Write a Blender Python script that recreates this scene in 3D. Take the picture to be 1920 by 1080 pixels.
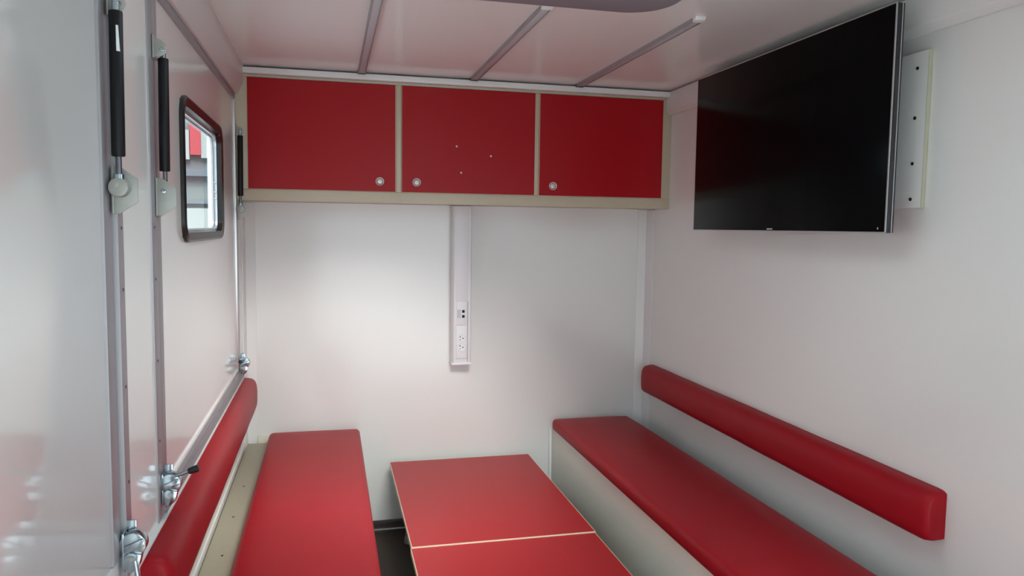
import bpy, bmesh, math, random
from mathutils import Vector, Matrix, noise

# ------------------------------------------------------------------ clear
for o in list(bpy.data.objects):
    bpy.data.objects.remove(o, do_unlink=True)
scene = bpy.context.scene
C = scene.collection
R = math.radians

# ------------------------------------------------------------------ camera
H = 1.29                                   # eye height above the cabin floor
YAW, PITCH, ROLL, FPX = R(13.6946), R(-4.6394), R(0.7726), 1409.9
fwd = Vector((math.sin(YAW) * math.cos(PITCH), math.cos(YAW) * math.cos(PITCH), math.sin(PITCH)))
rt = Vector((math.cos(YAW), -math.sin(YAW), 0))
up = rt.cross(fwd)
rt2 = math.cos(ROLL) * rt + math.sin(ROLL) * up
up2 = -math.sin(ROLL) * rt + math.cos(ROLL) * up
cam_d = bpy.data.cameras.new('camera')
cam = bpy.data.objects.new('camera', cam_d)
C.objects.link(cam)
cam_d.sensor_fit = 'HORIZONTAL'
cam_d.sensor_width = 36
cam_d.lens = FPX / 1920 * 36
cam_d.clip_start = 0.01
m = Matrix.Identity(4)
for i in range(3):
    m[i][0], m[i][1], m[i][2] = rt2[i], up2[i], -fwd[i]
m[2][3] = H
cam.matrix_world = m
scene.camera = cam

# ------------------------------------------------------------------ world and exposure
w = bpy.data.worlds.new('overcast_sky')
scene.world = w
w.use_nodes = True
bg = w.node_tree.nodes['Background']
bg.inputs[0].default_value = (0.80, 0.94, 1.0, 1)
bg.inputs[1].default_value = 4.0
# hazy sun, high behind the vehicle, falling in through the roof vent
sun_d = bpy.data.lights.new('hazy_sun', 'SUN')
sun_d.energy = 24.0
sun_d.angle = R(48)
sun_d.color = (1.0, 0.97, 0.925)
sun = bpy.data.objects.new('hazy_sun', sun_d)
C.objects.link(sun)
sun.rotation_euler = Vector((-0.22, 0.90, -1.0)).to_track_quat('-Z', 'Y').to_euler()
vs = scene.view_settings
vs.view_transform = 'Standard'
vs.look = 'None'
vs.gamma = 1
vs.use_curve_mapping = False
vs.exposure = -0.20

# ------------------------------------------------------------------ materials
def mat(name, col, rough=0.5, metal=0.0, spec=0.5, coat=0.0, coat_rough=0.1, bump=0.0, bscale=200.0, var=0.0, vscale=30.0, stretch=None):
    ma = bpy.data.materials.new(name)
    ma.use_nodes = True
    nt = ma.node_tree
    b = nt.nodes['Principled BSDF']
    b.inputs['Base Color'].default_value = (*col, 1)
    b.inputs['Roughness'].default_value = rough
    b.inputs['Metallic'].default_value = metal
    b.inputs['Specular IOR Level'].default_value = spec
    b.inputs['Coat Weight'].default_value = coat
    b.inputs['Coat Roughness'].default_value = coat_rough
    tc = nt.nodes.new('ShaderNodeTexCoord')
    src = tc.outputs['Object']
    if stretch:
        mp = nt.nodes.new('ShaderNodeMapping')
        mp.inputs['Scale'].default_value = stretch
        nt.links.new(src, mp.inputs['Vector'])
        src = mp.outputs['Vector']
    if var > 0:
        n = nt.nodes.new('ShaderNodeTexNoise')
        n.inputs['Scale'].default_value = vscale
        n.inputs['Detail'].default_value = 4
        nt.links.new(src, n.inputs['Vector'])
        rmp = nt.nodes.new('ShaderNodeValToRGB')
        rmp.color_ramp.elements[0].position = 0.3
        rmp.color_ramp.elements[1].position = 0.7
        rmp.color_ramp.elements[0].color = (*[c * (1 - var) for c in col], 1)
        rmp.color_ramp.elements[1].color = (*[min(1, c * (1 + var)) for c in col], 1)
        nt.links.new(n.outputs['Fac'], rmp.inputs['Fac'])
        nt.links.new(rmp.outputs['Color'], b.inputs['Base Color'])
    if bump > 0:
        n2 = nt.nodes.new('ShaderNodeTexNoise')
        n2.inputs['Scale'].default_value = bscale
        n2.inputs['Detail'].default_value = 3
        nt.links.new(src, n2.inputs['Vector'])
        bp = nt.nodes.new('ShaderNodeBump')
        bp.inputs['Strength'].default_value = bump
        bp.inputs['Distance'].default_value = 0.001
        nt.links.new(n2.outputs['Fac'], bp.inputs['Height'])
        nt.links.new(bp.outputs['Normal'], b.inputs['Normal'])
    return ma

def glass_mat(name, tint):
    ma = bpy.data.materials.new(name)
    ma.use_nodes = True
    nt = ma.node_tree
    nt.nodes.remove(nt.nodes['Principled BSDF'])
    out = nt.nodes['Material Output']
    tr = nt.nodes.new('ShaderNodeBsdfTransparent')
    tr.inputs[0].default_value = (*tint, 1)
    gl = nt.nodes.new('ShaderNodeBsdfGlossy')
    gl.inputs['Roughness'].default_value = 0.02
    fr = nt.nodes.new('ShaderNodeFresnel')
    fr.inputs[0].default_value = 1.3
    ge = nt.nodes.new('ShaderNodeNewGeometry')
    inv = nt.nodes.new('ShaderNodeMath')
    inv.operation = 'SUBTRACT'
    inv.inputs[0].default_value = 1.0
    nt.links.new(ge.outputs['Backfacing'], inv.inputs[1])
    mul = nt.nodes.new('ShaderNodeMath')
    mul.operation = 'MULTIPLY'
    nt.links.new(fr.outputs[0], mul.inputs[0])
    nt.links.new(inv.outputs[0], mul.inputs[1])
    mx = nt.nodes.new('ShaderNodeMixShader')
    nt.links.new(mul.outputs[0], mx.inputs[0])
    nt.links.new(tr.outputs[0], mx.inputs[1])
    nt.links.new(gl.outputs[0], mx.inputs[2])
    nt.links.new(mx.outputs[0], out.inputs[0])
    return ma

def milk_mat(name, tint):
    ma = bpy.data.materials.new(name)
    ma.use_nodes = True
    nt = ma.node_tree
    nt.nodes.remove(nt.nodes['Principled BSDF'])
    tr = nt.nodes.new('ShaderNodeBsdfTransparent')
    tr.inputs[0].default_value = (*tint, 1)
    tl = nt.nodes.new('ShaderNodeBsdfTranslucent')
    tl.inputs[0].default_value = (*tint, 1)
    mx = nt.nodes.new('ShaderNodeMixShader')
    mx.inputs[0].default_value = 0.08
    nt.links.new(tr.outputs[0], mx.inputs[1])
    nt.links.new(tl.outputs[0], mx.inputs[2])
    nt.links.new(mx.outputs[0], nt.nodes['Material Output'].inputs[0])
    return ma

M = {
    'milk': milk_mat('milky_acrylic', (0.96, 0.97, 0.97)),
    'panel': mat('glossy_white_panel', (0.81, 0.815, 0.795), 0.30, spec=0.7, coat=0.7, coat_rough=0.08, bump=0.02, bscale=60),
    'backwall': mat('semi_gloss_white_panel', (0.81, 0.815, 0.795), 0.32, spec=0.85, coat=0.6, coat_rough=0.12, bump=0.02, bscale=60),
    'ceil': mat('glossy_white_ceiling', (0.92, 0.93, 0.90), 0.30, coat=0.4, coat_rough=0.06, bump=0.015, bscale=40),
    'pvc': mat('white_pvc_trim', (0.82, 0.82, 0.81), 0.35),
    'duct': mat('white_duct_plastic', (0.88, 0.89, 0.91), 0.35),
    'beige': mat('beige_laminate', (0.58, 0.52, 0.385), 0.42, var=0.02, vscale=120),
    'benchbeige': mat('pale_beige_laminate', (0.78, 0.77, 0.68), 0.35, var=0.02, vscale=120),
    'benchtop': mat('olive_beige_laminate', (0.37, 0.345, 0.25), 0.45, var=0.03, vscale=120),
    'edge': mat('beige_edge_band', (0.72, 0.62, 0.46), 0.4),
    'boardedge': mat('board_edge_band', (0.50, 0.49, 0.36), 0.45),
    'redlam': mat('red_laminate', (0.38, 0.0075, 0.013), 0.32, spec=0.22, bump=0.06, bscale=500, var=0.04, vscale=250),
    'redvin': mat('red_vinyl', (0.34, 0.0072, 0.015), 0.42, spec=0.17, bump=0.12, bscale=450, var=0.03, vscale=12),
    'alu': mat('anodised_aluminium', (0.42, 0.41, 0.43), 0.5, metal=0.6, bump=0.02, bscale=90, stretch=(6, 6, 0.4)),
    'alulight': mat('polished_aluminium', (0.68, 0.69, 0.70), 0.35, metal=0.8),
    'zinc': mat('zinc_plated_steel', (0.42, 0.49, 0.53), 0.18, metal=1.0, var=0.08, vscale=60),
    'zincdull': mat('dull_zinc_steel', (0.40, 0.41, 0.38), 0.5, metal=0.5, var=0.06, vscale=50),
    'black': mat('black_painted_steel', (0.006, 0.006, 0.008), 0.45, spec=0.25),
    'knob': mat('black_plastic', (0.01, 0.01, 0.011), 0.3),
    'rubber': mat('black_window_frame', (0.016, 0.011, 0.011), 0.28),
    'steel': mat('dark_steel_rod', (0.18, 0.18, 0.2), 0.25, metal=0.9),
    'chrome': mat('satin_nickel', (0.66, 0.63, 0.60), 0.42, metal=0.6),
    'screen': mat('tv_screen', (0.003, 0.003, 0.0035), 0.18, spec=0.045),
    'tvbody': mat('tv_housing', (0.02, 0.02, 0.024), 0.35),
    'tvrim': mat('tv_silver_rim', (0.55, 0.56, 0.58), 0.3, metal=0.7),
    'floor': mat('dark_vinyl_floor', (0.040, 0.027, 0.018), 0.55, spec=0.35, var=0.25, vscale=180, bump=0.05, bscale=200),
    'skirt': mat('dark_skirting', (0.055, 0.045, 0.045), 0.4),
    'grey': mat('grey_vent_plastic', (0.27, 0.28, 0.32), 0.4),
    'sticker': mat('white_sticker', (0.75, 0.78, 0.82), 0.4),
    'dark': mat('dark_hole', (0.01, 0.01, 0.01), 0.7),
    'label': mat('grey_label_window', (0.62, 0.62, 0.72), 0.25),
    'diff': mat('frosted_diffuser', (0.50, 0.48, 0.50), 0.35),
    'glass': glass_mat('window_glass', (0.86, 0.92, 0.95)),
    'ground': mat('concrete_yard', (0.34, 0.37, 0.39), 0.8, var=0.08, vscale=3),
    'hallwall': mat('hall_cladding', (0.085, 0.09, 0.088), 0.6, var=0.15, vscale=2),
    'hallred': mat('hall_red_banner', (0.20, 0.012, 0.016), 0.6),
    'hallwhite': mat('hall_white_board', (0.17, 0.17, 0.16), 0.6),
    'halldark': mat('hall_dark_steel', (0.055, 0.065, 0.075), 0.5),
    'greywall': mat('grey_entrance_panel', (0.22, 0.22, 0.22), 0.6),
    'shell': mat('outer_shell', (0.7, 0.7, 0.7), 0.5),
}

# ------------------------------------------------------------------ mesh helpers
class MB:
    """collects shapes (world coordinates) and links them as ONE mesh object"""
    def __init__(s):
        s.bm = bmesh.new()
    def _merge(s, t):
        me = bpy.data.meshes.new('tmp')
        t.to_mesh(me)
        t.free()
        s.bm.from_mesh(me)
        bpy.data.meshes.remove(me)
    def box(s, x0, x1, y0, y1, z0, z1, bev=0.0, seg=2, rot=None):
        t = bmesh.new()
        bmesh.ops.create_cube(t, size=1)
        for v in t.verts:
            v.co = Vector(((v.co.x) * (x1 - x0), v.co.y * (y1 - y0), v.co.z * (z1 - z0)))
        if bev > 0:
            bmesh.ops.bevel(t, geom=list(t.edges), offset=bev, segments=seg, affect='EDGES', profile=0.5)
        c = Vector(((x0 + x1) / 2, (y0 + y1) / 2, (z0 + z1) / 2))
        for v in t.verts:
            v.co = (rot @ v.co if rot else v.co) + c
        s._merge(t)
        return s
    def cyl(s, p, q, r, r2=None, n=24, bev=0.0):
        p, q = Vector(p), Vector(q)
        d = q - p
        t = bmesh.new()
        bmesh.ops.create_cone(t, cap_ends=True, segments=n, radius1=r, radius2=r if r2 is None else r2, depth=d.length)
        if bev > 0:
            es = [e for e in t.edges if len(e.link_faces) == 2 and e.calc_face_angle() > 1.0]
            bmesh.ops.bevel(t, geom=es, offset=bev, segments=2, affect='EDGES', profile=0.5)
        M4 = Matrix.Translation((p + q) / 2) @ d.to_track_quat('Z', 'Y').to_matrix().to_4x4()
        bmesh.ops.transform(t, matrix=M4, verts=t.verts)
        s._merge(t)
        return s
    def prism(s, pts, axis, a, b, bev=0.0):
        """extrude a polygon; axis 'y': pts=(x,z); axis 'x': pts=(y,z); axis 'z': pts=(x,y)"""
        def P(u, v, c):
            return {'y': (u, c, v), 'x': (c, u, v), 'z': (u, v, c)}[axis]
        t = bmesh.new()
        A = [t.verts.new(P(u, v, a)) for u, v in pts]
        B = [t.verts.new(P(u, v, b)) for u, v in pts]
        n = len(pts)
        t.faces.new(A)
        t.faces.new(list(reversed(B)))
        for i in range(n):
            t.faces.new((A[i], B[i], B[(i + 1) % n], A[(i + 1) % n]))
        bmesh.ops.recalc_face_normals(t, faces=t.faces)
        if bev > 0:
            es = [e for e in t.edges if len(e.link_faces) == 2 and e.calc_face_angle() > 0.6]
            bmesh.ops.bevel(t, geom=es, offset=bev, segments=2, affect='EDGES', profile=0.5)
        s._merge(t)
        return s
    def ring(s, outer, inner, axis, a, b):
        """frame between two closed outlines with the same number of points, extruded from a to b"""
        def P(u, v, c):
            return {'y': (u, c, v), 'x': (c, u, v), 'z': (u, v, c)}[axis]
        t = bmesh.new()
        n = len(outer)
        L = [[t.verts.new(P(u, v, c)) for u, v in o] for o in (outer, inner) for c in (a, b)]
        oa, ob, ia, ib = L
        for i in range(n):
            j = (i + 1) % n
            t.faces.new((oa[i], oa[j], ob[j], ob[i]))
            t.faces.new((ia[i], ib[i], ib[j], ia[j]))
            t.faces.new((oa[i], ia[i], ia[j], oa[j]))
            t.faces.new((ob[i], ob[j], ib[j], ib[i]))
        bmesh.ops.recalc_face_normals(t, faces=t.faces)
        s._merge(t)
        return s
    def loft(s, loops, cap=True):
        t = bmesh.new()
        V = [[t.verts.new(p) for p in lp] for lp in loops]
        n = len(V[0])
        for k in range(len(V) - 1):
            for i in range(n):
                j = (i + 1) % n
                t.faces.new((V[k][i], V[k][j], V[k + 1][j], V[k + 1][i]))
        if cap:
            t.faces.new(V[0])
            t.faces.new(list(reversed(V[-1])))
        bmesh.ops.recalc_face_normals(t, faces=t.faces)
        s._merge(t)
        return s
    def build(s, name, ma, parent=None, smooth=True, origin=None):
        me = bpy.data.meshes.new(name)
        if parent is not None:
            org = Vector(parent['_org'])
        elif origin is not None:
            org = Vector(origin)
        else:
            lo = [min(v.co[i] for v in s.bm.verts) for i in range(3)]
            hi = [max(v.co[i] for v in s.bm.verts) for i in range(3)]
            org = Vector(((lo[0] + hi[0]) / 2, (lo[1] + hi[1]) / 2, lo[2]))
        for v in s.bm.verts:
            v.co -= org
        s.bm.to_mesh(me)
        s.bm.free()
        if smooth:
            for p in me.polygons:
                p.use_smooth = True
            me.set_sharp_from_angle(angle=R(38))
        me.materials.append(M[ma])
        o = bpy.data.objects.new(name, me)
        C.objects.link(o)
        if parent is not None:
            o.parent = parent
        else:
            o.location = org
        o['_org'] = tuple(org)
        return o

def tag(o, label, cat, group=None):
    o['label'] = label
    o['category'] = cat
    if group:
        o['group'] = group
    return o

def thing(name, label, cat, loc, group=None):
    o = bpy.data.objects.new(name, None)
    o.empty_display_size = 0.05
    C.objects.link(o)
    o.location = loc
    o['_org'] = tuple(loc)
    return tag(o, label, cat, group)

def struct(o, label, cat):
    o['kind'] = 'structure'
    return tag(o, label, cat)

def rrect(u0, u1, v0, v1, r, n=7):
    pts = []
    for cu, cv, a0 in ((u1 - r, v1 - r, 0), (u0 + r, v1 - r, 90), (u0 + r, v0 + r, 180), (u1 - r, v0 + r, 270)):
        for k in range(n + 1):
            a = R(a0 + 90 * k / n)
            pts.append((cu + r * math.cos(a), cv + r * math.sin(a)))
    return pts

# ------------------------------------------------------------------ room dimensions
XL, XR = -0.33, 1.388
YF, YB = -0.50, 3.15
ZC = 1.858
TH = 0.04

# floor, ceiling
struct(MB().box(XL - TH, XR + TH, YF - TH, YB + TH, -0.05, 0).build('floor', 'floor'),
       'dark brown vinyl floor seen between bench and red table', 'floor')
VX0, VX1, VY0, VY1 = 0.12, 0.705, 1.00, 1.730          # roof vent opening
cl = MB()
cl.box(XL - TH, VX0, YF - TH, YB + TH, ZC, ZC + 0.04)
cl.box(VX1, XR + TH, YF - TH, YB + TH, ZC, ZC + 0.04)
cl.box(VX0, VX1, YF - TH, VY0, ZC, ZC + 0.04)
cl.box(VX0, VX1, VY1, YB + TH, ZC, ZC + 0.04)
struct(cl.build('ceiling', 'ceil', smooth=False),
       'glossy white ceiling panel with three grey light strips', 'ceiling')
# back wall
struct(MB().box(XL - TH, XR + TH, YB, YB + TH, 0, ZC).build('wall_back', 'backwall'),
       'glossy white back wall below the red overhead cabinet', 'wall')
# right wall with a window opening beside the viewer
WY0, WY1, WZ0, WZ1 = 0.20, 0.76, 1.02, 1.70
wr = MB()
wr.box(XR, XR + TH, YF - TH, WY0, 0, ZC)
wr.box(XR, XR + TH, WY1, YB + TH, 0, ZC)
wr.box(XR, XR + TH, WY0, WY1, 0, WZ0)
wr.box(XR, XR + TH, WY0, WY1, WZ1, ZC)
struct(wr.build('wall_right', 'panel', smooth=False), 'white right wall panel behind the television and long backrest', 'wall')
# end wall behind the viewer, with the entrance opening
DX0, DX1, DZ1 = -0.12, 1.12, 1.42
wf = MB()
wf.box(XL - TH, DX0, YF - TH, YF, 0, ZC)
wf.box(DX1, XR + TH, YF - TH, YF, 0, ZC)
wf.box(DX0, DX1, YF - TH, YF, DZ1, ZC)
struct(wf.build('wall_front', 'greywall', smooth=False), 'grey entrance wall with open doorway behind the viewer', 'wall')
# left wall: skirt below the hatches, header, post between hatches and far jamb
wl = MB()
wl.box(XL - TH, XL, YF - TH, YB + TH, 0, 0.690)
wl.box(XL - TH, XL, YF - TH, YB + TH, 1.757, ZC)
wl.box(XL - TH, XL, 1.300, 1.560, 0.690, 1.757)
wl.box(XL - TH, XL, 2.945, YB + TH, 0.690, 1.757)
wl.box(XL - TH, XL, YF - TH, -0.30, 0.690, 1.757)
struct(wl.build('wall_left', 'panel', smooth=False), 'white left side wall with two hatch openings', 'wall')

# ------------------------------------------------------------------ hatches (left)
PX = XL - 0.004                                        # inner face of the hatch leaves
d1 = MB().box(PX - 0.034, PX, -0.30, 1.262, 0.75, 1.735, 0.002).build('door_1', 'panel')
struct(d1, 'plain white hatch leaf nearest the viewer on left wall', 'hatch')
MB().box(PX - 0.032, PX + 0.005, 1.250, 1.292, 0.75, 1.757, 0.002).build('edge_profile', 'alu', d1)
MB().box(PX - 0.032, PX + 0.005, -0.30, 1.250, 1.735, 1.757, 0.002).build('top_profile', 'alu', d1)
MB().box(PX - 0.032, PX + 0.003, -0.30, 1.292, 0.692, 0.7495, 0.001).build('bottom_seal', 'pvc', d1)

WIN_Y0, WIN_Y1, WIN_Z0, WIN_Z1 = 1.887, 2.547, 1.242, 1.590
d2m = MB()
hy0, hy1, hz0, hz1 = WIN_Y0 + 0.012, WIN_Y1 - 0.012, WIN_Z0 + 0.012, WIN_Z1 - 0.012
d2m.box(PX - 0.034, PX, 1.64, hy0, 0.752, 1.735)
d2m.box(PX - 0.034, PX, hy1, 2.918, 0.752, 1.735)
d2m.box(PX - 0.034, PX, hy0, hy1, 0.752, hz0)
d2m.box(PX - 0.034, PX, hy0, hy1, hz1, 1.735)
d2 = d2m.build('door_2', 'panel', smooth=False)
struct(d2, 'white hatch leaf with black framed window on left wall', 'hatch')
MB().box(PX - 0.032, PX + 0.006, 1.605, 1.642, 0.735, 1.757, 0.002).build('edge_profile', 'alu', d2)
MB().box(PX - 0.032, PX + 0.006, 2.916, 2.926, 0.735, 1.757, 0.002).build('edge_profile', 'alulight', d2)
MB().box(PX - 0.032, PX + 0.006, 1.642, 2.916, 1.735, 1.757, 0.002).build('top_profile', 'alu', d2)
MB().box(PX - 0.032, PX + 0.004, 1.642, 2.916, 0.742, 0.753, 0.001).build('bottom_seal', 'pvc', d2)

# window in the hatch
def window(name, face, y0, y1, z0, z1, sgn, label):
    """black rubber frame on an inner wall face x=face; sgn = +1 protrudes to +x"""
    o_out = rrect(y0, y1, z0, z1, 0.055)
    o_mid = rrect(y0 + 0.006, y1 - 0.006, z0 + 0.006, z1 - 0.006, 0.050)
    o_in = rrect(y0 + 0.018, y1 - 0.026, z0 + 0.024, z1 - 0.026, 0.036)
    o_in2 = rrect(y0 + 0.020, y1 - 0.032, z0 + 0.027, z1 - 0.029, 0.033)
    n = len(o_out)
    X = lambda d: face + sgn * d
    loops = [[(X(-0.002), u, v) for u, v in o_out], [(X(0.008), u, v) for u, v in o_out], [(X(0.012), u, v) for u, v in o_mid],
             [(X(0.009), u, v) for u, v in o_in], [(X(-0.004), u, v) for u, v in o_in2]]
    f = MB().loft(loops, cap=False).build(name, 'rubber')
    struct(f, label, 'window')
    g = rrect(y0 + 0.0195, y1 - 0.031, z0 + 0.026, z1 - 0.028, 0.032)
    MB().prism(g, 'x', X(-0.022), X(-0.018)).build('pane', 'glass', f, smooth=False)
    a = rrect(y0 + 0.0195, y1 - 0.031, z0 + 0.026, z1 - 0.028, 0.032)
    b = rrect(y0 + 0.026, y1 - 0.043, z0 + 0.031, z1 - 0.036, 0.028)
    MB().ring(a, b, 'x', X(-0.016), X(-0.004)).build('inner_frame', 'alulight', f, smooth=False)
    c = rrect(y0 + 0.028, y1 - 0.060, z0 + 0.033, z1 - 0.042, 0.026)
    b2 = rrect(y0 + 0.0265, y1 - 0.048, z0 + 0.0315, z1 - 0.038, 0.027)
    MB().ring(b2, c, 'x', X(-0.0175), X(-0.012)).build('gasket', 'alu', f, smooth=False)
    return f
w1 = window('window_1', PX, WIN_Y0, WIN_Y1, WIN_Z0, WIN_Z1, 1, 'black rounded window frame in the left hatch')
for yy in (2.495,):
    for zz in (1.385, 1.365, 1.415):
        MB().cyl((PX - 0.012, yy, zz), (PX - 0.006, yy, zz), 0.0025, n=10).build('rivet', 'chrome', w1)
w2 = window('window_2', XR, WY0 - 0.03, WY1 + 0.03, WZ0 - 0.03, WZ1 + 0.03, -1, 'black rounded window frame in right wall beside the viewer')

# ------------------------------------------------------------------ trims
def trim(n, mb, ma, label, cat='trim', smooth=True):
    return struct(mb.build('trim_%d' % n, ma, smooth=smooth), label, cat)
# ceiling/wall box trims
trim(1, MB().prism([(XL, 1.757), (XL + 0.012, 1.757), (XL + 0.033, 1.80), (XL + 0.033, 1.858), (XL, 1.858)], 'y', YF, YB, 0.002), 'pvc',
     'white sloping trim along ceiling above left hatches')
trim(2, MB().prism([(XR, 1.760), (XR - 0.010, 1.760), (XR - 0.025, 1.778), (XR - 0.025, 1.852), (XR, 1.852)], 'y', YF, YB, 0.002), 'pvc',
     'white trim along ceiling above the television')
# angle over the cabinet
trim(3, MB().box(XL + 0.03, XR - 0.024, 2.900, 2.929, 1.829, 1.851, 0.002), 'pvc', 'white angle strip between ceiling and red cabinet')
# corner angles
trim(4, MB().prism([(XL, YB), (XL + 0.045, YB), (XL + 0.045, YB - 0.003), (XL + 0.008, YB - 0.010), (XL + 0.004, YB - 0.080), (XL, YB - 0.080)], 'z', 0.0, 1.372, 0.001),
     'pvc', 'white corner strip at left end of back wall')
trim(5, MB().prism([(XR, YB), (XR - 0.045, YB), (XR - 0.045, YB - 0.003), (XR - 0.008, YB - 0.010), (XR - 0.004, YB - 0.080), (XR, YB - 0.080)], 'z', 0.0, 1.372, 0.001),
     'pvc', 'white corner strip at right end of back wall')
# fixed aluminium jamb profiles
t6 = MB()
t6.box(XL - 0.02, XL + 0.004, 1.300, 1.346, 0.70, 1.757, 0.0015)
t6.box(XL - 0.02, XL + 0.008, 1.297, 1.304, 0.70, 1.757, 0.001)
t6 = trim(6, t6, 'alu', 'grey aluminium jamb beside the nearest gas strut')
for zz in (0.86, 1.02, 1.18, 1.28):
    MB().cyl((XL + 0.003, 1.332, zz), (XL + 0.0055, 1.332, zz), 0.0026, n=10).build("screw", "steel", t6)
t7 = MB()
t7.box(XL - 0.02, XL + 0.003, 1.556, 1.600, 0.70, 1.757, 0.0015)
t7 = trim(7, t7, 'alu', 'grey aluminium jamb at near edge of windowed hatch')
for zz in (0.86, 1.02, 1.18, 1.28):
    MB().cyl((XL + 0.002, 1.575, zz), (XL + 0.0045, 1.575, zz), 0.0026, n=10).build("screw", "steel", t7)
t8 = MB()
t8.box(XL - 0.02, XL + 0.003, 2.930, 2.950, 0.70, 1.757, 0.0015)
trim(8, t8, 'alu', 'thin aluminium jamb at far edge of windowed hatch')
# ribbed aluminium sill under the hatch
t9 = MB()
t9.box(XL - 0.03, XL + 0.003, 1.602, 3.06, 0.690, 0.741, 0.001)
for k, zz in enumerate((0.701, 0.712, 0.723, 0.734)):
    t9.box(XL, XL + 0.006, 1.602, 3.06, zz - 0.0022, zz + 0.0022, 0.001)
trim(9, t9, 'alu', 'ribbed aluminium sill under the windowed hatch')
trim(10, MB().box(XL - 0.02, XL + 0.009, -0.30, 3.06, 0.6935, 0.6995, 0.001), 'pvc', 'pale strip along left wall above the red backrest')
trim(11, MB().box(XL, XL + 0.004, 1.2, 3.07, 0.405, 0.428, 0.001), 'pvc', 'pale strip along left wall above the bench top')

# skirting
bb = MB().box(0.11, 0.955, YB - 0.008, YB, 0.006, 0.040, 0.002).build('baseboard_back', 'skirt')
struct(bb, 'dark skirting strip at foot of back wall', 'baseboard')
MB().box(0.11, 0.955, YB - 0.016, YB, 0.0, 0.006, 0.001).build('seal_strip', 'alulight', bb)

# ------------------------------------------------------------------ overhead cabinet
CY = 2.93
cab = thing('overhead_cabinet', 'long beige overhead cabinet with three red doors on back wall', 'cabinet', (0.53, YB, 1.374))
MB().box(XL, XR, CY + 0.02, YB, 1.376, 1.394).build('bottom_panel', 'beige', cab, smooth=False)
MB().box(XL, XR, CY + 0.02, YB, 1.836, 1.850).build('top_panel', 'beige', cab, smooth=False)
MB().box(XL, XR, CY, CY + 0.02, 1.374, 1.4165, 0.002).build('bottom_rail', 'beige', cab)
MB().box(XL, XR, CY, CY + 0.02, 1.8205, 1.850, 0.002).build('top_rail', 'beige', cab)
for x0, x1 in ((XL, -0.288), (0.2495, 0.2705), (0.8005, 0.8165), (1.3485, XR)):
    MB().box(x0, x1, CY + 0.0005, CY + 0.02, 1.4165, 1.8205, 0.0015).build('stile', 'beige', cab)
doors = [(-0.2865, 0.2475, 0.189), (0.2725, 0.7985, 0.329), (0.8185, 1.3475, 0.876)]
for i, (x0, x1, kx) in enumerate(doors):
    d = MB().box(x0, x1, CY - 0.006, CY + 0.010, 1.418, 1.819, 0.001, 1).build('door', 'redlam', cab)
    d['label'] = ['red door at left end of the cabinet', 'middle red door with three small screws', 'red door at right end of the cabinet'][i]
    eb = MB()
    eb.box(x0 - 0.0012, x0, CY - 0.0055, CY + 0.010, 1.418, 1.819)
    eb.box(x1, x1 + 0.0012, CY - 0.0055, CY + 0.010, 1.418, 1.819)
    eb.box(x0, x1, CY - 0.0055, CY + 0.010, 1.4168, 1.418)
    eb.build('edge_band', 'edge', d, smooth=False)
    kz = 1.456
    a = [(kx + 0.0165 * math.cos(R(t)), kz + 0.0165 * math.sin(R(t))) for t in range(0, 360, 12)]
    a2 = [(kx + 0.0145 * math.cos(R(t)), kz + 0.0145 * math.sin(R(t))) for t in range(0, 360, 12)]
    a3 = [(kx + 0.0118 * math.cos(R(t)), kz + 0.0118 * math.sin(R(t))) for t in range(0, 360, 12)]
    yf = CY - 0.006
    MB().loft([[(u, yf + 0.001, v) for u, v in a], [(u, yf - 0.003, v) for u, v in a], [(u, yf - 0.005, v) for u, v in a2],
               [(u, yf - 0.004, v) for u, v in a3], [(u, yf + 0.001, v) for u, v in a3]], cap=False).build('knob_ring', 'chrome', d)
    MB().cyl((kx, yf + 0.001, kz), (kx, yf - 0.004, kz), 0.0098, n=24, bev=0.0015).build('knob_button', 'chrome', d)
    if i == 1:
        for sx, sz in ((0.484, 1.599), (0.620, 1.566), (0.502, 1.498)):
            MB().cyl((sx, yf + 0.001, sz), (sx, yf - 0.002, sz), 0.0046, 0.0032, n=12).build('screw', 'chrome', d)

# ------------------------------------------------------------------ ceiling light strips
for i, x in enumerate((0.121, 0.545, 0.970)):
    lab = ['aluminium light strip on ceiling, leftmost of three', 'middle aluminium light strip on the ceiling', 'aluminium light strip on ceiling nearest the television'][i]
    t = thing('ceiling_light_strip', lab, 'light strip', (x, 2.40, ZC), 'aluminium light strips on the ceiling')
    y0, y1 = 1.905, 2.885
    ch = MB()
    ch.box(x - 0.0145, x - 0.0105, y0, y1, ZC - 0.011, ZC, 0.0008)
    ch.box(x + 0.0105, x + 0.0145, y0, y1, ZC - 0.011, ZC, 0.0008)
    ch.box(x - 0.0105, x + 0.0105, y0, y1, ZC - 0.002, ZC)
    ch.build('channel', 'alu', t)
    MB().box(x - 0.0103, x + 0.0103, y0 + 0.001, y1 - 0.001, ZC - 0.0095, ZC - 0.0055, 0.001).build('diffuser', 'diff', t)
    MB().prism([(y0 - 0.018, ZC), (y0 - 0.014, ZC - 0.008), (y0, ZC - 0.0125), (y0, ZC)], 'x', x - 0.015, x + 0.015, 0.0008).build('end_cap', 'pvc', t)
    MB().box(x - 0.015, x + 0.015, y1, y1 + 0.010, ZC - 0.012, ZC, 0.001).build('end_cap', 'skirt', t)

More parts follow.
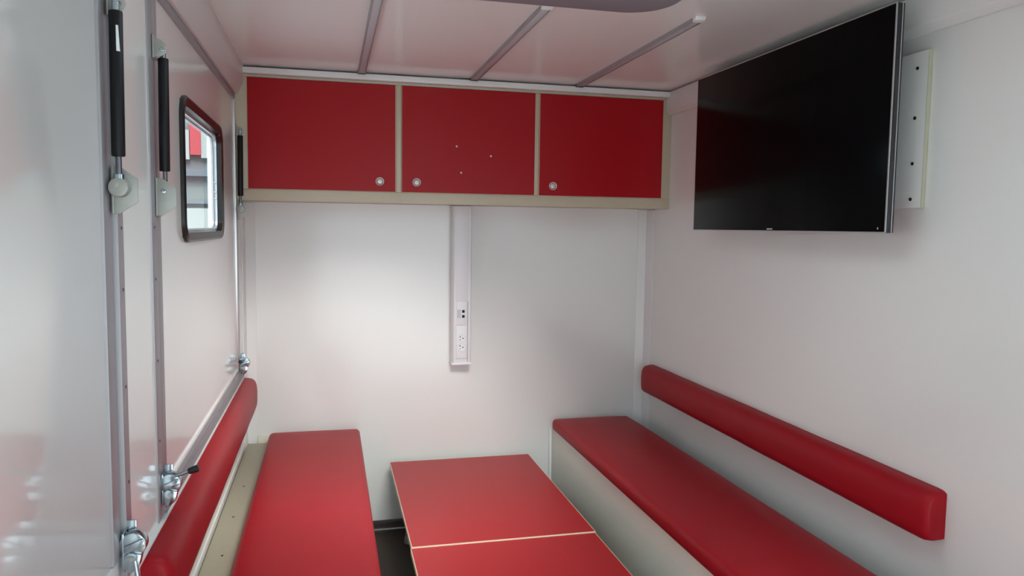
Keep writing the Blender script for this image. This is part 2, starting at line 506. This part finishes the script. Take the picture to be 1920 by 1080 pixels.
# roof vent
rv = thing('roof_vent', 'grey rounded roof vent frame at top edge of ceiling', 'roof vent', (0.44, 1.41, ZC))
def vrect(d, r):
    return rrect(VX0 - d, VX1 + d, VY0 - d, VY1 + d, r, 10)
MB().loft([[(u, v, ZC) for u, v in vrect(0.134, 0.11)], [(u, v, ZC - 0.014) for u, v in vrect(0.130, 0.11)],
           [(u, v, ZC - 0.018) for u, v in vrect(0.122, 0.105)],
           [(u, v, ZC - 0.018) for u, v in vrect(0.004, 0.07)], [(u, v, ZC) for u, v in vrect(-0.001, 0.07)]], cap=False).build('frame', 'grey', rv)
MB().loft([[(u, v, ZC + 0.042) for u, v in vrect(0.03, 0.07)], [(u, v, ZC + 0.06) for u, v in vrect(0.02, 0.07)],
           [(u, v, ZC + 0.09) for u, v in vrect(-0.05, 0.06)]], cap=False).prism(vrect(-0.05, 0.06), 'z', ZC + 0.0895, ZC + 0.092).build('dome', 'milk', rv, smooth=False)
MB().box(VX0 - 0.003, VX1 + 0.003, 1.38, 1.40, ZC - 0.016, ZC - 0.004, 0.003).build('handle_bar', 'grey', rv)

# ------------------------------------------------------------------ upholstery
def cushion(x0, x1, y0, y1, z0, z1, r, seg=5, crown=0.0, axis='z', ny=28, nx=6, wob=0.0015, seed=0):
    t = bmesh.new()
    bmesh.ops.create_cube(t, size=1)
    ed = lambda k: [e for e in t.edges if abs((e.verts[0].co - e.verts[1].co).normalized()[k]) > 0.9]
    bmesh.ops.subdivide_edges(t, edges=ed(1), cuts=ny, use_grid_fill=True)
    bmesh.ops.subdivide_edges(t, edges=ed(0), cuts=nx, use_grid_fill=True)
    for v in t.verts:
        v.co = Vector(((x0 + x1) / 2 + v.co.x * (x1 - x0), (y0 + y1) / 2 + v.co.y * (y1 - y0), (z0 + z1) / 2 + v.co.z * (z1 - z0)))
    es = [e for e in t.edges if len(e.link_faces) == 2 and e.calc_face_angle() > 1.0]
    bmesh.ops.bevel(t, geom=es, offset=r, segments=seg, affect='EDGES', profile=0.55)
    for v in t.verts:
        u = (v.co.x - x0) / (x1 - x0) * 2 - 1
        s = (v.co.y - y0) / (y1 - y0) * 2 - 1
        h = (v.co.z - z0) / (z1 - z0)
        k = max(0, 1 - u * u) ** 0.6 * max(0, 1 - s ** 8)
        nz = noise.noise(Vector((v.co.x * 4, v.co.y * 4 + seed, v.co.z * 4)))
        if axis == 'z':
            v.co.z += h * (crown * k + wob * nz)
        else:
            v.co.z += wob * nz
    return t
def add_bm(t):
    mb = MB()
    mb._merge(t)
    return mb

# seat cushions (top of the bench boxes is at z 0.405)
for side in (0, 1):
    x0, x1 = ((-0.238, 0.118), (0.943, 1.300))[side]
    lab = ('long red vinyl seat cushion on the left bench', 'long red vinyl seat cushion on the right bench under the television')[side]
    c = add_bm(cushion(x0, x1, 0.95, 3.105, 0.4045, 0.456, 0.020, crown=0.010, seed=side * 7)).build('seat_cushion', 'redvin')
    tag(c, lab, 'cushion', 'red bench seat cushions')
# wall backrests
def backrest(sgn, wall, label):
    # profile in (distance from wall, z)
    prof = [(0.0, 0.573), (0.030, 0.572), (0.044, 0.575), (0.052, 0.583), (0.0545, 0.600), (0.0545, 0.640), (0.052, 0.664), (0.046, 0.679), (0.036, 0.688), (0.020, 0.692), (0.0, 0.693)]
    ys = [1.410, 1.4115, 1.416, 1.424, 1.436] + [1.436 + (3.034 - 1.436) * k / 30 for k in range(1, 31)] + [3.046, 3.054, 3.0585, 3.060]
    loops = []
    for y in ys:
        e = min(y - 1.410, 3.060 - y)
        k = 1.0
        if e < 0.026:
            q = 1 - e / 0.026
            k = 1 - 0.16 * q * q - 0.18 * q ** 6
        lp = []
        for d, z in prof:
            dd = d * (0.35 + 0.65 * k) if d > 0.01 else d
            zz = 0.633 + (z - 0.633) * (1 - 0.35 * (1 - k))
            zz += 0.0012 * noise.noise(Vector((y * 5, d * 8, sgn * 3)))
            dd += (0.0015 * noise.noise(Vector((y * 6, z * 9, sgn * 5)))) if d > 0.02 else 0
            lp.append((wall + sgn * dd, y, zz))
        loops.append(lp)
    o = MB().loft(loops).build('backrest_cushion', 'redvin')
    for p in o.data.polygons:
        p.use_smooth = True
    return tag(o, label, 'backrest', 'red wall backrests')
backrest(1, XL + 0.0005, 'long red vinyl backrest on left wall below the hatch sill')
backrest(-1, XR - 0.0005, 'long red vinyl backrest on right wall below the television')

# ------------------------------------------------------------------ bench boxes
for side in (0, 1):
    lab = ('beige bench box along left wall under red cushion', 'beige bench box along right wall under red cushion')[side]
    xw, xf = ((XL, 0.104), (XR, 0.957))[side]
    sg = (1, -1)[side]
    t = thing('bench_box', lab, 'bench', ((xw + xf) / 2, 2.05, 0), 'beige storage benches along both walls')
    a, b = sorted((xf, xf - sg * 0.016))
    MB().box(a, b, 0.95, YB - 0.003, 0.0, 0.404, 0.001).build('front_panel', 'benchbeige', t)
    a, b = sorted((xf - sg * 0.016, xw + sg * (0.0045, 0.078)[side]))
    MB().box(a, b, 0.95, YB - 0.012, 0.389, 0.404, 0.001).build('top_panel', 'benchtop', t)
    a, b = sorted((xf - sg * 0.016, xw + sg * (0.0045, 0.078)[side]))
    MB().box(a, b, 0.95, 0.966, 0.0, 0.389, 0.001).build('end_panel', 'benchbeige', t)
    if side == 0:
        for sx, sy in ((-0.287, 2.345), (-0.283, 2.07), (-0.285, 2.62)):
            MB().cyl((sx, sy, 0.4035), (sx, sy, 0.4050), 0.0035, n=12).build('screw', 'skirt', t)
        MB().box(XL + 0.045, -0.20, YB - 0.012, YB - 0.001, 0.389, 0.432, 0.001).build('rear_batten', 'benchbeige', t)
    else:
        MB().box(0.944, 0.957, YB - 0.013, YB - 0.001, 0.0, 0.408, 0.002).build('corner_bead', 'pvc', t)

# ------------------------------------------------------------------ table
tb = thing('folding_table', 'low red table of two leaves with beige edges between the benches', 'table', (0.54, 2.2, 0))
ZT = 0.306
def leaf(x0, x1, y0, y1, zt, th=0.018):
    l = MB().box(x0, x1, y0, y1, zt - th, zt, 0.0006, 1).build('table_leaf', 'redlam', tb)
    e = MB()
    e.box(x0 - 0.002, x0, y0 - 0.002, y1 + 0.002, zt - th, zt - 0.0004)
    e.box(x1, x1 + 0.002, y0 - 0.002, y1 + 0.002, zt - th, zt - 0.0004)
    e.box(x0, x1, y0 - 0.002, y0, zt - th, zt - 0.0004)
    e.box(x0, x1, y1, y1 + 0.002, zt - th, zt - 0.0004)
    e.build('edge_band', 'edge', l, smooth=False)
    return l
leaf(0.242, 0.836, 2.245, 3.095, ZT)
leaf(0.239, 0.834, 1.36, 2.2395, ZT - 0.003)
for x in (0.31, 0.77):
    for y in (2.985, 1.47):
        lg = MB().box(x - 0.014, x + 0.014, y - 0.014, y + 0.014, 0.03, ZT - 0.022, 0.002).build('leg', 'alu', tb)
        MB().cyl((x, y, 0.0), (x, y, 0.032), 0.022, 0.018, n=20, bev=0.004).build('foot', 'zincdull', lg)
    MB().box(x - 0.014, x + 0.014, 1.484, 2.971, ZT - 0.05, ZT - 0.0215, 0.002).build('rail', 'alu', tb)

# ------------------------------------------------------------------ television on its board
TX = 1.288
tv = thing('television', 'large black flat television mounted on right wall', 'television', (1.31, 2.02, 1.287))
TY0, TY1, TZ0, TZ1 = 1.538, 2.514, 1.287, 1.8255
MB().box(TX, TX + 0.006, TY0 + 0.003, TY1 - 0.003, TZ0 + 0.003, TZ1 - 0.003, 0.001).build('screen', 'screen', tv)
rim = MB()
for xa, xb in ((TX + 0.0005, TX + 0.0035), (TX + 0.0165, TX + 0.0190)):
    rim.ring(rrect(TY0, TY1, TZ0, TZ1, 0.004, 3), rrect(TY0 + 0.003, TY1 - 0.003, TZ0 + 0.003, TZ1 - 0.003, 0.002, 3), 'x', xa, xb)
rim.build('rim', 'tvrim', tv, smooth=False)
MB().box(TX + 0.006, TX + 0.024, TY0 + 0.001, TY1 - 0.001, TZ0 + 0.001, TZ1 - 0.001, 0.001).build('housing', 'tvbody', tv)
MB().box(TX + 0.024, TX + 0.050, TY0 + 0.14, TY1 - 0.14, TZ0 + 0.05, TZ1 - 0.14, 0.008).build('rear_bulge', 'tvbody', tv)
MB().box(TX - 0.0006, TX + 0.001, 2.008, 2.038, TZ0 + 0.0055, TZ0 + 0.0095).build('logo', 'chrome', tv, smooth=False)
MB().box(TX - 0.0006, TX + 0.001, 1.561, 1.564, TZ0 + 0.009, TZ0 + 0.014).build('indicator', 'chrome', tv, smooth=False)
MB().box(TX - 0.0004, TX + 0.001, 2.5098, 2.512, 1.415, 1.455).build('side_button', 'tvrim', tv, smooth=False)

bd = thing('mounting_board', 'pale board with screw holes fixed on wall behind television', 'board', (1.38, 1.9, 1.349))
MB().box(XR - 0.011, XR - 0.0005, 1.530, 2.30, 1.349, 1.721, 0.001).build('board', 'panel', bd)
MB().box(XR - 0.0112, XR - 0.0005, 1.528, 1.530, 1.349, 1.721, 0.0004).build('edge_band', 'boardedge', bd)
for zz in (1.683, 1.565, 1.456, 1.370):
    MB().cyl((XR - 0.0125, 1.563, zz), (XR - 0.0105, 1.563, zz), 0.0042, n=12).build('screw_hole', 'dark', bd)
br = thing('television_bracket', 'black steel bracket between mounting board and television', 'bracket', (1.36, 2.02, 1.45))
MB().box(XR - 0.022, XR - 0.0112, 1.75, 2.25, 1.46, 1.60, 0.001).build('wall_plate', 'tvbody', br)
for y in (1.83, 2.17):
    MB().box(TX + 0.051, XR - 0.022, y - 0.02, y + 0.02, 1.40, 1.66, 0.002).build('arm', 'tvbody', br)

# ------------------------------------------------------------------ cable duct with sockets
dx0, dx1, DF = 0.497, 0.578, 3.088
dt = thing('cable_duct', 'white vertical cable duct with sockets on back wall', 'cable duct', (0.538, YB, 0.709))
MB().prism([(dx0, YB), (dx0, DF + 0.012), (dx0 + 0.008, DF), (dx1 - 0.004, DF), (dx1, DF + 0.004), (dx1, YB)], 'z', 0.716, 1.374, 0.0008).build('duct_body', 'duct', dt)
MB().box(dx0 - 0.002, dx1 + 0.002, DF - 0.002, YB, 0.709, 0.717, 0.0015).build('end_cap', 'duct', dt)
MB().box(dx0 + 0.013, dx1 - 0.015, DF - 0.002, DF + 0.001, 0.979, 1.374, 0.0008).build('cover_strip', 'duct', dt)
MB().box(dx1 - 0.0165, dx1 - 0.0135, DF - 0.0008, DF + 0.001, 0.722, 0.977).build('groove', 'alu', dt, smooth=False)
pf = DF - 0.004
dp = MB().box(0.515, 0.559, pf, DF + 0.001, 0.877, 0.977, 0.0012).build('data_plate', 'duct', dt)
MB().box(0.5175, 0.534, pf - 0.0006, pf + 0.001, 0.907, 0.943).build('label_window', 'label', dp, smooth=False)
for zz in (0.9355, 0.9145):
    MB().box(0.538, 0.549, pf - 0.001, pf + 0.001, zz - 0.0058, zz + 0.0058).build('port', 'dark', dp, smooth=False)
sp = MB().box(0.515, 0.559, pf, DF + 0.001, 0.736, 0.8745, 0.0012).build('socket_plate', 'duct', dt)
for zz in (0.822, 0.784):
    cx = 0.5365
    circ = lambda r: [(cx + r * math.cos(R(t)), zz + r * math.sin(R(t))) for t in range(0, 360, 15)]
    mb = MB().loft([[(u, pf - 0.0005, v) for u, v in circ(0.0178)], [(u, pf - 0.003, v) for u, v in circ(0.0172)], [(u, pf - 0.003, v) for u, v in circ(0.0158)],
                    [(u, pf - 0.0002, v) for u, v in circ(0.0148)]], cap=False)
    mb.cyl((cx, pf + 0.001, zz), (cx, pf - 0.0004, zz), 0.015, n=24)
    mb.build('socket', 'duct', sp)
    for ddx, ddz in ((-0.006, 0.006), (0.0065, -0.0)):
        MB().cyl((cx + ddx, pf, zz + ddz), (cx + ddx, pf - 0.0010, zz + ddz), 0.0026, n=10).build('pin_hole', 'dark', sp)
    MB().cyl((cx - 0.006, pf, zz - 0.006), (cx - 0.006, pf - 0.0010, zz - 0.006), 0.0022, n=10).build('earth_contact', 'steel', sp)

# ------------------------------------------------------------------ gas struts
def gas_strut(Y, front, label, sticker=False, fl=0.04):
    """front=True: strut stands on the viewer's side of its plates"""
    t = thing('gas_strut', label, 'gas strut', (XL, Y, 1.30), 'black gas struts of the hatches')
    xs = XL + 0.0185
    ys = Y - 0.016 if front else Y + 0.014
    # upper bracket: flange on the wall + ear facing the viewer
    ub = MB()
    ub.box(XL + 0.004, XL + 0.007, Y - 0.004, Y + fl * 0.75, 1.603, 1.648, 0.001)
    ub.prism([(XL + 0.005, 1.604), (XL + 0.020, 1.607), (XL + 0.028, 1.613), (XL + 0.031, 1.622), (XL + 0.027, 1.632), (XL + 0.018, 1.638), (XL + 0.005, 1.642)], 'y', Y - 0.0015, Y + 0.0015, 0.0005)
    ub.build('upper_bracket', 'zincdull', t)
    MB().cyl((xs + 0.003, min(ys, Y) - 0.004, 1.620), (xs + 0.003, max(ys, Y) + 0.004, 1.620), 0.0045, n=14, bev=0.001).build('upper_bolt', 'zinc', t)
    MB().cyl((xs + 0.002, ys, 1.625), (xs + 0.001, ys, 1.600), 0.0055, n=14).build('upper_eye', 'zinc', t)
    MB().cyl((xs + 0.0015, ys, 1.606), (xs, ys, 1.389), 0.0098, n=24, bev=0.002).build('cylinder', 'black', t)
    MB().cyl((xs, ys, 1.391), (xs, ys, 1.352), 0.0043, n=14).build('rod', 'steel', t)
    lb = MB()
    lb.box(XL + 0.004, XL + 0.007, Y - 0.004, Y + fl, 1.302, 1.376, 0.001)
    lb.prism([(XL + 0.005, 1.303), (XL + 0.014, 1.302), (XL + 0.041, 1.321), (XL + 0.041, 1.357), (XL + 0.016, 1.375), (XL + 0.005, 1.375)], 'y', Y - 0.0015, Y + 0.0015, 0.0005)
    lb.build('lower_bracket', 'zincdull', t)
    if front:
        MB().cyl((xs, ys + 0.012, 1.342), (xs, ys - 0.009, 1.342), 0.0145, n=28, bev=0.0025).build('pivot_cap', 'zincdull', t)
        MB().cyl((xs, ys, 1.345), (xs, ys, 1.362), 0.0075, n=16).build('rod_eye', 'zinc', t)
        MB().cyl((xs - 0.003, ys - 0.008, 1.346), (xs - 0.003, ys - 0.0105, 1.346), 0.0055, n=16, bev=0.001).build('pivot_bolt', 'zincdull', t)
    else:
        MB().cyl((xs, ys, 1.350), (xs, ys, 1.362), 0.007, n=16).build('rod_eye', 'zinc', t)
        MB().cyl((xs, ys, 1.350), (xs, Y - 0.006, 1.350), 0.0052, n=6, bev=0.001).build('pivot_bolt', 'zinc', t)
    if sticker:
        st = MB()
        a = [R(k) for k in range(-70, 36, 15)]
        lo = [[(xs + r * math.cos(q), ys + r * math.sin(q), z) for q in a] for r, z in ((0.0106, 1.545), (0.0106, 1.583))]
        b = bmesh.new()
        V = [[b.verts.new(p) for p in l] for l in lo]
        for k in range(len(a) - 1):
            b.faces.new((V[0][k], V[0][k + 1], V[1][k + 1], V[1][k]))
        st._merge(b)
        st.build('sticker', 'sticker', t)
    return t
gas_strut(1.285, True, 'black gas strut with white sticker, nearest the viewer on left wall', True)
gas_strut(1.590, False, 'black gas strut between post and window on left wall')
gas_strut(2.921, True, 'small far black gas strut beside the red cabinet', fl=0.006)

# ------------------------------------------------------------------ hatch latches
def latch(Y, kind, label):
    t = thing('hatch_latch', label, 'latch', (XL, Y, 0.74), 'zinc latches of the hatches')
    zc = 0.772
    bp = MB()
    bp.box(XL + 0.004, XL + 0.008, Y - 0.012, Y + 0.022, 0.728, 0.792, 0.001)
    bp.box(XL + 0.006, XL + 0.022, Y + 0.010, Y + 0.013, 0.772, 0.806, 0.0008)
    bp.build('base_plate', 'zinc', t)
    MB().cyl((XL + 0.020, Y - 0.012, zc), (XL + 0.020, Y + 0.010, zc), 0.0205, n=32, bev=0.002).build('cam', 'zinc', t)
    hk = MB()
    hk.prism([(XL + 0.008, 0.735), (XL + 0.018, 0.728), (XL + 0.030, 0.738), (XL + 0.034, 0.757), (XL + 0.016, 0.762), (XL + 0.008, 0.756)], 'y', Y - 0.016, Y + 0.004, 0.001)
    hk.build('hook', 'zinc', t)
    MB().box(XL + 0.009, XL + 0.040, Y - 0.0165, Y - 0.0125, zc - 0.006, zc + 0.006, 0.001,
             rot=Matrix.Rotation(R(-22), 3, 'Y')).build('cam_arm', 'zinc', t)
    MB().cyl((XL + 0.020, Y - 0.018, zc - 0.020), (XL + 0.020, Y + 0.012, zc - 0.020), 0.004, n=12).build('pin', 'zincdull', t)
    if kind == 'out':
        p = Vector((XL + 0.030, Y - 0.010, zc + 0.016))
        q = Vector((XL + 0.056, Y - 0.016, zc + 0.0255))
        e = q + (q - p).normalized() * 0.020
    elif kind == 'toward':
        p = Vector((XL + 0.016, Y - 0.012, zc + 0.006))
        q = Vector((XL + 0.014, Y - 0.030, zc + 0.009))
        e = q + (q - p).normalized() * 0.022
    else:
        p = Vector((XL + 0.024, Y - 0.014, zc - 0.024))
        q = Vector((XL + 0.030, Y - 0.022, zc - 0.056))
        e = q + (q - p).normalized() * 0.020
    MB().cyl(p, q, 0.0036, n=12).build('lever', 'zinc', t)
    MB().cyl(q, e, 0.0064, 0.0076, n=18, bev=0.002).build('knob', 'knob', t)
    return t
latch(1.290, 'down', 'large zinc latch at bottom left of the photograph')
latch(1.585, 'out', 'zinc latch with black knob sticking out over left backrest')
latch(2.930, 'toward', 'small far latch with black knob near back corner')

# ------------------------------------------------------------------ outside, seen through the window
struct(MB().box(-30, 30, -30, 30, -0.60, -0.55).build('ground', 'ground', smooth=False), 'pale concrete yard outside the vehicle', 'ground')
hall = thing('hall_building', 'blue grey hall with red banner seen through hatch window', 'building', (-2.6, 9.0, -0.55))
MB().box(-4.6, -0.7, 9.0, 9.3, -0.55, 3.4).build('wall', 'hallwall', hall, smooth=False)
MB().box(-1.47, -1.36, 8.90, 9.0, 2.03, 2.42).build('banner', 'hallred', hall, smooth=False)
MB().box(-1.36, -1.10, 8.92, 9.0, 2.00, 2.36).build('board', 'hallwhite', hall, smooth=False)
MB().box(-1.75, -1.48, 8.92, 9.0, 1.98, 2.30).build('board', 'hallwhite', hall, smooth=False)
MB().box(-4.6, -0.7, 8.90, 9.0, 1.80, 1.88).build('beam', 'halldark', hall, smooth=False)
MB().box(-1.62, -1.30, 8.95, 9.0, 0.2, 1.45).build('door', 'hallwhite', hall, smooth=False)
MB().box(-1.9, -1.0, 8.93, 9.0, 1.50, 1.53).build('beam', 'halldark', hall, smooth=False)

# helper keys are not part of the scene description
for o in bpy.data.objects:
    if '_org' in o:
        del o['_org']
